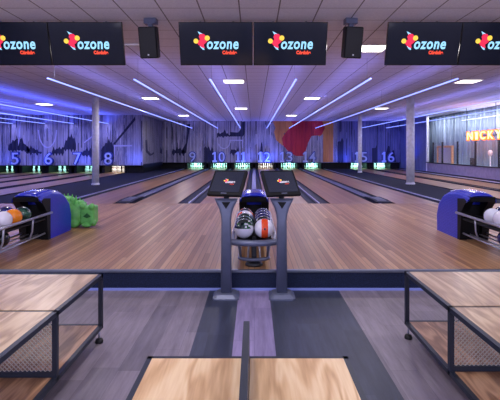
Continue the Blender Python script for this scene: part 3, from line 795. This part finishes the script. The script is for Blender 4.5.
# ------------------------------------------------------------------ ball returns
def make_return():
    t = thing('ball_return', 'blue-hooded ball return in the middle, between the two console stands', 'ball return', (0, 0, APP), 0, 'ball returns')
    H0 = 6.44
    # blue outer shell: rounded side outline, swept over the width
    side = [(7.26,0),(7.27,.3),(7.2,.48),(7.05,.61),(6.85,.68),(6.6,.715),(6.4,.705),(6.26,.69),(6.18,.668)]
    inner = [(6.2,.655),(6.3,.67),(6.42,.675),(6.46,.6),(6.48,.42),(6.5,0)]
    bm = B()
    nW = 10
    rings = []
    for i in range(nW+1):
        u = -1+2*i/nW; x = .208*math.sin(u*PI/2); k = math.sqrt(max(0, 1-abs(math.sin(u*PI/2))**4))
        ring = []
        for (y, z) in side+inner:
            zz = z*(.86+.14*k); yy = 6.7+(y-6.7)*(.94+.06*k)
            ring.append(bm.verts.new((x, yy, zz)))
        rings.append(ring)
    n = len(rings[0])
    for A, Bq in zip(rings, rings[1:]):
        for k in range(n): bm.faces.new((A[k], A[(k+1) % n], Bq[(k+1) % n], Bq[k]))
    bm.faces.new(rings[0][::-1]); bm.faces.new(rings[-1])
    obj('hood', bm, 'bluedot', t)
    # glossy blue crown over the top
    bm = B(); rings = []
    crown = [(7.0,.645),(6.85,.692),(6.6,.722),(6.4,.712),(6.26,.698),(6.178,.672),(6.19,.662)]
    for i in range(9):
        u = -1+2*i/8; x = .19*u; k = math.sqrt(max(0, 1-abs(u)**4))
        rings.append([bm.verts.new((x, 6.7+(y-6.7)*(.945+.06*k), z*(.868+.135*k)+.002)) for y, z in crown])
    for A, Bq in zip(rings, rings[1:]):
        for k in range(len(crown)-1): bm.faces.new((A[k], A[k+1], Bq[k+1], Bq[k]))
    o = obj('hood_crown', bm, 'blue', t, True); sm = o.modifiers.new('s', 'SOLIDIFY'); sm.thickness = .006
    # black front: cheeks and dark throat
    for s in (-1, 1):
        bm = B(); prism(bm, [(6.43,0),(6.4,.2),(6.38,.42),(6.27,.54),(6.22,.585),(6.3,.62),(6.5,.6),(6.5,.0)], min(s*.105, s*.211), max(s*.105, s*.211), 'X')
        obj('cheek', bm, 'black', t)
    bm = B(); prism(bm, [(6.19,.585),(6.172,.65),(6.3,.662),(6.48,.664),(6.48,.56),(6.34,.56)], -.175, .175, 'X'); obj('brow', bm, 'black', t)
    bm = B(); box(bm, -.105, .105, 6.47, 6.5, 0, .6); obj('throat', bm, 'black', t)
    # rails
    for s in (-1, 1):
        bm = B(); tube(bm, [(s*.228, 6.5, .39), (s*.228, 4.86, .38), (s*.225, 4.79, .34)], .019); obj('upper_rail', bm, 'chrome', t, True)
        bm = B(); tube(bm, [(s*.17, 6.4, .1), (s*.17, 5.05, .085)], .014); obj('lower_rail', bm, 'chrome', t, True)
        bm = B(); tube(bm, [(s*.07, 6.4, .085), (s*.07, 5.0, .085)], .01); obj('ball_track', bm, 'chrome', t, True)
        for y in (5.25, 5.95):
            bm = B(); tube(bm, [(s*.228, y, .38), (s*.2, y+.03, .2), (s*.17, y, .09)], .012); obj('strut', bm, 'chrome', t, True)
        bm = B(); tube(bm, [(s*.17, 4.9, .3), (s*.15, 5.0, .09)], .014); obj('front_leg', bm, 'slate', t, True)
    # black upper tray
    bm = B(); box(bm, -.2, .2, 4.8, 6.37, .3, .325, .01); box(bm, -.02, .02, 4.8, 6.37, .325, .37); obj('tray', bm, 'black', t)
    # curved front lip
    pts = []
    for i in range(13):
        a = PI*i/12; pts.append((-.25*math.cos(a), 4.8-.1*math.sin(a), .318))
    bm = B(); tube(bm, pts, .034, 10); obj('front_lip', bm, 'slate', t, True)
    bm = B(); lathe(bm, [(.235, .312), (.235, .334)], 24, 0, 4.8, 1, .4); obj('lip_plate', bm, 'black', t)
    # lower ring, post and foot
    pts = [(-.165*math.cos(PI*i/12), 5.03-.1*math.sin(PI*i/12), .085) for i in range(13)]
    bm = B(); tube(bm, pts, .02, 10); obj('lower_ring', bm, 'slate', t, True)
    bm = B(); box(bm, -.03, .03, 4.98, 5.04, .07, .31, .01); obj('post', bm, 'slatedark', t)
    bm = B(); lathe(bm, [(.1, 0), (.1, .02), (.06, .07)], 20, 0, 5.03); obj('foot', bm, 'slatedark', t, True)
    return t
ret = make_return()
dup(ret, (-3.215, 0, APP), label='blue-hooded ball return at left, beside the green ramp')
dup(ret, (3.215, 0, APP), label='blue-hooded ball return at right, cut by the photo edge')

# balls
bm = B(); bmesh.ops.create_uvsphere(bm, u_segments=28, v_segments=18, radius=.108)
ball_me = bpy.data.meshes.new('bowling_ball'); bm.to_mesh(ball_me); bm.free()
for p in ball_me.polygons: p.use_smooth = True
BM = {
 'white': ball_mat('ball_white', (226,222,236)),
 'whiteblk': ball_mat('ball_white_black', (30,44,46), (44,96,66), (214,216,226), (2,-.2,.012,(222,220,234)), 14),
 'greenmarble': ball_mat('ball_green_marble', (24,50,46), (46,100,70), (150,170,170), None, 12),
 'green': ball_mat('ball_dark_green', (20,54,50), (34,84,66), None, None, 14),
 'whitered': ball_mat('ball_white_red', (222,218,230), (222,218,230), (60,80,160), (0,-.12,-.035,(224,66,36)), 10),
 'darkorange': ball_mat('ball_dark_orange', (30,32,44), (230,100,50), None, None, 8),
 'whiteorange': ball_mat('ball_white_orange_stripe', (224,222,236), None, None, (0,-.03,.042,(232,76,30))),
 'blackwhite': ball_mat('ball_black_white', (18,20,30), (18,20,30), (222,222,236), None, 11),
 'navywhite': ball_mat('ball_navy_white', (28,34,92), (34,44,120), (222,224,240), None, 10),
 'navy': ball_mat('ball_navy', (22,28,80), (40,50,130), None, None, 10),
 'orange': ball_mat('ball_orange', (240,138,22)),
 'whiteblue': ball_mat('ball_white_blue', (222,224,240), (222,224,240), (30,60,150), (0,.03,.2,(30,70,140)), 8),
 'black': ball_mat('ball_black', (16,22,26)),
}
def ball(x, y, z, mat, label, holes=False):
    me = ball_me.copy(); me.materials.clear(); me.materials.append(BM[mat])
    o = bpy.data.objects.new('bowling_ball', me); C.objects.link(o); o.location = (x, y, z)
    tag(o, label, 'bowling ball', 'bowling balls on the ball returns')
    if holes:
        for hx, hz in ((0, .0), (.0, .03)):
            bm = B(); d = Vector((hx+.006, -math.sqrt(max(0, .108**2-hx*hx-(hz+.012)**2)), hz+.012))
            lathe(bm, [(.011, 0), (.011, .003)], 10)
            bm.transform(Matrix.Translation(d*1.005) @ d.to_track_quat('Z', 'Y').to_matrix().to_4x4())
            obj('finger_hole', bm, 'black', o)
            break
    return o
ZB = .668; ry = [4.86, 5.08, 5.30, 5.52, 5.74]
cl = [('whiteblk','white-fronted ball with a dark mottled back, front of the left row between the consoles'),
      ('greenmarble','dark green marbled ball, second of the left row between the consoles'),
      ('green','dark green ball, third of the left row between the consoles'),
      ('whitered','white ball with a red patch, fourth of the left row between the consoles'),
      ('darkorange','dark ball with orange flecks, last of the left row between the consoles')]
crr = [('whiteorange','white ball with a broad orange stripe, front of the right row between the consoles'),
      ('blackwhite','black ball with white marks, second of the right row between the consoles'),
      ('navywhite','navy ball with white marks, third of the right row between the consoles'),
      ('navywhite','navy and white ball, fourth of the right row between the consoles'),
      ('navy','deep navy ball, last of the right row between the consoles')]
for y, (m1, l1), (m2, l2) in zip(ry, cl, crr):
    ball(-.111, y, ZB, m1, l1); ball(.111, y, ZB, m2, l2, m2 == 'whiteorange')
for x, y, z, m1, l1 in ((-3.104,5.9,ZB,'green','dark green ball nearest the hood of the left ball return'),
      (-3.104,5.67,ZB,'orange','plain orange ball on the left ball return'),
      (-3.104,5.44,ZB,'white','white ball at the photo edge on the left ball return'),
      (-3.326,5.9,ZB,'navy','navy ball in the far row of the left ball return'),
      (-3.215,5.58,.402,'black','black ball on the lower tier of the left ball return'),
      (3.104,5.72,ZB,'whiteblue','white and blue ball on the upper tier of the right ball return'),
      (3.104,5.94-.44,ZB,'white','white ball at the photo edge on the right ball return'),
      (3.326,5.9,ZB,'navy','navy ball in the far row of the right ball return'),
      (3.215,5.6,.402,'navywhite','navy ball with white marks on the lower tier of the right ball return')):
    ball(x, y, z, m1, l1)

# ------------------------------------------------------------------ green dragon ball ramp
dr = thing('dragon_ball_ramp', 'lime green dragon-shaped ball ramp behind the left ball return hood', 'ball ramp', (-2.93, 7.58, APP)); dr.scale = (.93, .93, .95)
def blob(parts, vox=.022):
    bm = B()
    for (x, y, z, a, b_, c_) in parts:
        bmesh.ops.create_uvsphere(bm, u_segments=16, v_segments=10, radius=1, matrix=Matrix.Translation((x, y, z)) @ Matrix.Diagonal((a, b_, c_, 1)))
    return bm
bm = blob([(-.28,0,.24,.2,.2,.24), (-.3,.0,.42,.17,.17,.13), (-.12,-.02,.2,.16,.18,.2), (-.06,-.02,.36,.12,.12,.12), (-.42,.05,.4,.12,.14,.12), (-.14,-.16,.07,.12,.08,.075), (-.34,-.18,.08,.12,.08,.08)])
o = obj('body', bm, 'green', dr, True)
md = o.modifiers.new('r', 'REMESH'); md.mode = 'VOXEL'; md.voxel_size = .02; md.use_smooth_shade = True
bm = B()
for i, (x, z) in enumerate([(-.5,.5),(-.44,.53),(-.37,.555),(-.3,.56),(-.22,.545),(-.15,.52),(-.08,.49),(-.02,.46),(.03,.41)]):
    tube(bm, [(x, 0, z-.06), (x+.012, -.01, z+.035)], [.035, .004], 6)
    tube(bm, [(x+.02, -.09, z-.1), (x+.03, -.13, z-.02)], [.03, .004], 6)
obj('spines', bm, 'green', dr)
bm = B(); box(bm, -.02, .24, -.16, .1, .05, .38, .035)
bmesh.ops.create_uvsphere(bm, u_segments=12, v_segments=8, radius=.06, matrix=Matrix.Translation((.2, -.14, .37)))
bmesh.ops.create_uvsphere(bm, u_segments=12, v_segments=8, radius=.06, matrix=Matrix.Translation((.03, -.14, .38)))
bmesh.ops.create_uvsphere(bm, u_segments=12, v_segments=8, radius=.06, matrix=Matrix.Translation((.22, -.12, .08)))
o = obj('head', bm, 'green', dr, True); md = o.modifiers.new('r', 'REMESH'); md.mode = 'VOXEL'; md.voxel_size = .014; md.use_smooth_shade = True
bm = B(); prism(bm, [(.05,.2),(.12,.26),(.19,.2),(.12,.17)], -.175, -.16); obj('mouth', bm, 'greendark', dr)
for x, z in ((-.2, .01), (.1, .02), (-.38, .01)):
    bm = B(); bmesh.ops.create_uvsphere(bm, u_segments=14, v_segments=8, radius=1, matrix=Matrix.Translation((x, -.13, .045)) @ Matrix.Diagonal((.09, .09, .045, 1))); obj('paw', bm, 'green', dr, True)

# ------------------------------------------------------------------ console stands
def console(x, sgn, label):
    t = thing('console_stand', label, 'console', (x, 4.6, 0), 0, 'bowling console stands')
    # chamfered base plate
    bm = B()
    def ring(w, d, z, c=.03): return [(-w+c,-d,z),(w-c,-d,z),(w,-d+c,z),(w,d-c,z),(w-c,d,z),(-w+c,d,z),(-w,d-c,z),(-w,-d+c,z)]
    rs = [[bm.verts.new(p) for p in ring(*a)] for a in ((.135,.13,0,.03),(.135,.13,.018,.03),(.1,.095,.05,.025),(.068,.06,.055,.02))]
    for A, Bq in zip(rs, rs[1:]):
        for k in range(8): bm.faces.new((A[k], A[(k+1) % 8], Bq[(k+1) % 8], Bq[k]))
    bm.faces.new(rs[0][::-1]); bm.faces.new(rs[-1]); obj('base_plate', bm, 'slate', t)
    # post, rounded front, flaring to a yoke
    bm = B(); lev = [(.05,.058,.045),(.8,.052,.042),(.86,.058,.042),(.93,.078,.04),(.99,.108,.036),(1.03,.125,.03)]
    rs = []
    for z, w, d in lev:
        rs.append([bm.verts.new((w*math.copysign(abs(math.cos(a))**.5, math.cos(a)), d*math.copysign(abs(math.sin(a))**.6, math.sin(a)), z)) for a in [2*PI*k/20 for k in range(20)]])
    for A, Bq in zip(rs, rs[1:]):
        for k in range(20): bm.faces.new((A[k], A[(k+1) % 20], Bq[(k+1) % 20], Bq[k]))
    bm.faces.new(rs[0][::-1]); bm.faces.new(rs[-1]); obj('post', bm, 'slate', t, True)
    bm = B(); prism(bm, [(-.045,.995),(.045,.995),(0,.925)], -.05, -.03); obj('yoke_inset', bm, 'black', t)
    bm = B(); tube(bm, [(0, .0, 1.0), (sgn*-.005, .04, 1.1), (0, .04, 1.15)], .03); obj('neck', bm, 'slatedark', t, True)
    R = Matrix.Translation((-sgn*.0+(.018 if sgn < 0 else -.018), -.02, 1.19)) @ Matrix.Rotation(sgn*math.radians(20), 4, 'Z') @ Matrix.Rotation(math.radians(-40), 4, 'X')
    bm = B(); box(bm, -.187, .187, -.02, .02, -.162, .155, .008); o = obj('monitor', bm, 'black', t); o.data.transform(R)
    bm = B(); box(bm, -.162, .162, -.024, -.019, -.125, .13); s = obj('monitor_screen', bm, 'kscreen', t); s.data.transform(R)
    logo(s, .03, .0, .003, -.025)
    text_obj('logo_word', 'ozone', .06, .001, 'white', .003, s, Matrix.Translation((.04, -.027, -.018)), shear=.12, fit=(.1, .024))
    text_obj('logo_subtitle', 'Córdoba', .03, .001, 'logoorange', 0, s, Matrix.Translation((.06, -.027, -.034)), fit=(.045, .01))
    for c2 in s.children: c2.data.transform(R)
    bm = B(); box(bm, -.03, .03, -.026, -.02, -.148, -.138); o = obj('logo_strip', bm, 'slate', t); o.data.transform(R)
    return t
console(-.29, -1, 'grey console stand with tilted screen, left of the central balls')
console(.29, 1, 'grey console stand with tilted screen, right of the central balls')

# ------------------------------------------------------------------ benches
def foot(parent, x, y, h=.105):
    bm = B(); lathe(bm, [(.03, 0), (.032, .012), (.026, .03), (.01, .036)], 14, x, y); f = obj('foot', bm, 'rubber', parent, True)
    bm = B(); tube(bm, [(x, y, .03), (x, y, h+.01)], .008); obj('foot_stem', bm, 'chrome', f, True)
def bar(bm, a, b_, w=.03):
    (x0, y0, z0), (x1, y1, z1) = a, b_; h = w/2
    box(bm, min(x0, x1)-h, max(x0, x1)+h, min(y0, y1)-h, max(y0, y1)+h, min(z0, z1)-h, max(z0, z1)+h)
def side_bench(sx, yb, xin, label):
    """inner edge at x=xin, far edge yb; two modules .82 deep coming nearer, sx = direction outward"""
    t = thing('bench', label, 'bench', (xin, yb, 0), 0, 'long wood-topped steel benches')
    W = 1.15; D = .82; w = .03; h = w/2
    xi, xo = sx*h, sx*(W-h)
    def o_(n, bm, m, p=t): return obj(n, bm, m, p)
    for name, z in (('top_frame', .525), ('bottom_frame', .12)):
        bm = B()
        for x in (xi, xo): bar(bm, (x, -h, z), (x, -2*D+h, z))
        for y in (-h, -D, -2*D+h): bar(bm, (xi, y, z), (xo, y, z), .024 if name == 'top_frame' and y == -D else w)
        o_(name, bm, 'frame')
    for y in (-h, -D, -2*D+h):
        for x in (xi, xo):
            bm = B(); bar(bm, (x, y, .12), (x, y, .525)); o_('leg', bm, 'frame')
    for y0, y1 in ((-D+.014, -w+.002), (-2*D+w, -D-.014)):
        bm = B(); box(bm, min(sx*w, sx*(W-w)), max(sx*w, sx*(W-w)), y0, y1, .518, .541, .002); o_('seat_panel', bm, 'oak')
        bm = B(); box(bm, min(sx*w, sx*(W-w)), max(sx*w, sx*(W-w)), y0, y1, .112, .134, .002); o_('shelf', bm, 'shelfwood')
    # expanded metal divider at the middle frame
    bm = B(); z0, z1 = .15, .505; xa, xb = w+.005, W-w-.005
    cw, chh, r = .028, .0145, .0018
    nx = int((xb-xa)/cw); nz = int((z1-z0)/chh)
    def strand(p, q):
        p = Vector(p); q = Vector(q); d = (q-p).normalized(); nrm = Vector((-d.z, 0, d.x))*r
        ps = [p-nrm, p+nrm, q+nrm, q-nrm]
        f = [bm.verts.new(v+Vector((0, -.002, 0))) for v in ps]; g = [bm.verts.new(v+Vector((0, .002, 0))) for v in ps]
        bm.faces.new(f); bm.faces.new(g[::-1])
        for k in range(4): bm.faces.new((f[k], f[(k+1) % 4], g[(k+1) % 4], g[k]))
    for j in range(nz):
        for i in range(nx):
            x0 = xa+i*cw; z = z0+j*chh
            a = (sx*x0, -D, z); m_ = (sx*(x0+cw/2), -D, z+chh); e = (sx*(x0+cw), -D, z)
            if j % 2 == 0: strand(a, m_); strand(m_, e)
            else: strand((sx*x0, -D, z+chh), (sx*(x0+cw/2), -D, z)); strand((sx*(x0+cw/2), -D, z), (sx*(x0+cw), -D, z+chh))
    o_('mesh_panel', bm, 'mesh')
    bm = B(); box(bm, min(xi, xo), max(xi, xo), -D-.012, -D+.012, .135, .165); o_('mesh_rail', bm, 'frame')
    for y in (-h-.02, -2*D+.04):
        for x in (sx*.02, sx*(W-.02)): foot(t, x, y)
    return t
side_bench(-1, 3.545, -1.215, 'long wood-topped steel bench at bottom left with mesh divider')
side_bench(1, 3.62, 1.238, 'long wood-topped steel bench at bottom right with mesh divider')

cb = thing('bench', 'pale plywood-topped centre bench split by an upright steel bar', 'bench', (0, 2.13, 0), 0, 'long wood-topped steel benches')
x0, x1, xm, D = -.513, .453, -.036, 1.0
for name, z in (('top_frame', .527), ('bottom_frame', .12)):
    bm = B()
    for x in (x0+.0125, x1-.0125): bar(bm, (x, -.0125, z), (x, -D, z), .025)
    for y in (-.0125, -D): bar(bm, (x0+.0125, y, z), (x1-.0125, y, z), .025)
    obj(name, bm, 'frame', cb)
for x in (x0+.0125, x1-.0125):
    for y in (-.0125, -D):
        bm = B(); bar(bm, (x, y, .12), (x, y, .527), .025); obj('leg', bm, 'frame', cb); foot(cb, x, y)
bm = B(); box(bm, xm-.0145, xm+.0145, -D-.01, 0, .12, .71, .002); obj('divider_panel', bm, 'frame', cb)
for a, b_ in ((x0+.025, xm-.016), (xm+.016, x1-.025)):
    bm = B(); box(bm, a, b_, -D+.012, -.025, .52, .5415, .002); obj('seat_panel', bm, 'ply', cb)
    bm = B(); box(bm, a, b_, -D+.012, -.025, .11, .13, .002); obj('shelf', bm, 'shelfwood', cb)

# ------------------------------------------------------------------ world, camera, view
w = bpy.data.worlds.new('World'); scn.world = w; w.use_nodes = True
w.node_tree.nodes['Background'].inputs[0].default_value = (.6, .6, .92, 1); w.node_tree.nodes['Background'].inputs[1].default_value = 2.7
cam = bpy.data.cameras.new('Camera'); co = bpy.data.objects.new('Camera', cam); C.objects.link(co)
co.location = (0, 0, EYE); co.rotation_euler = (PI/2, 0, 0)
cam.sensor_width = 36; cam.lens = F/500*36; cam.shift_x = -4/500; cam.shift_y = -50.5/500
cam.clip_end = 200
scn.camera = co
vs = scn.view_settings; vs.view_transform = 'Standard'; vs.look = 'None'; vs.gamma = 1; vs.use_curve_mapping = False
vs.exposure = 0.05
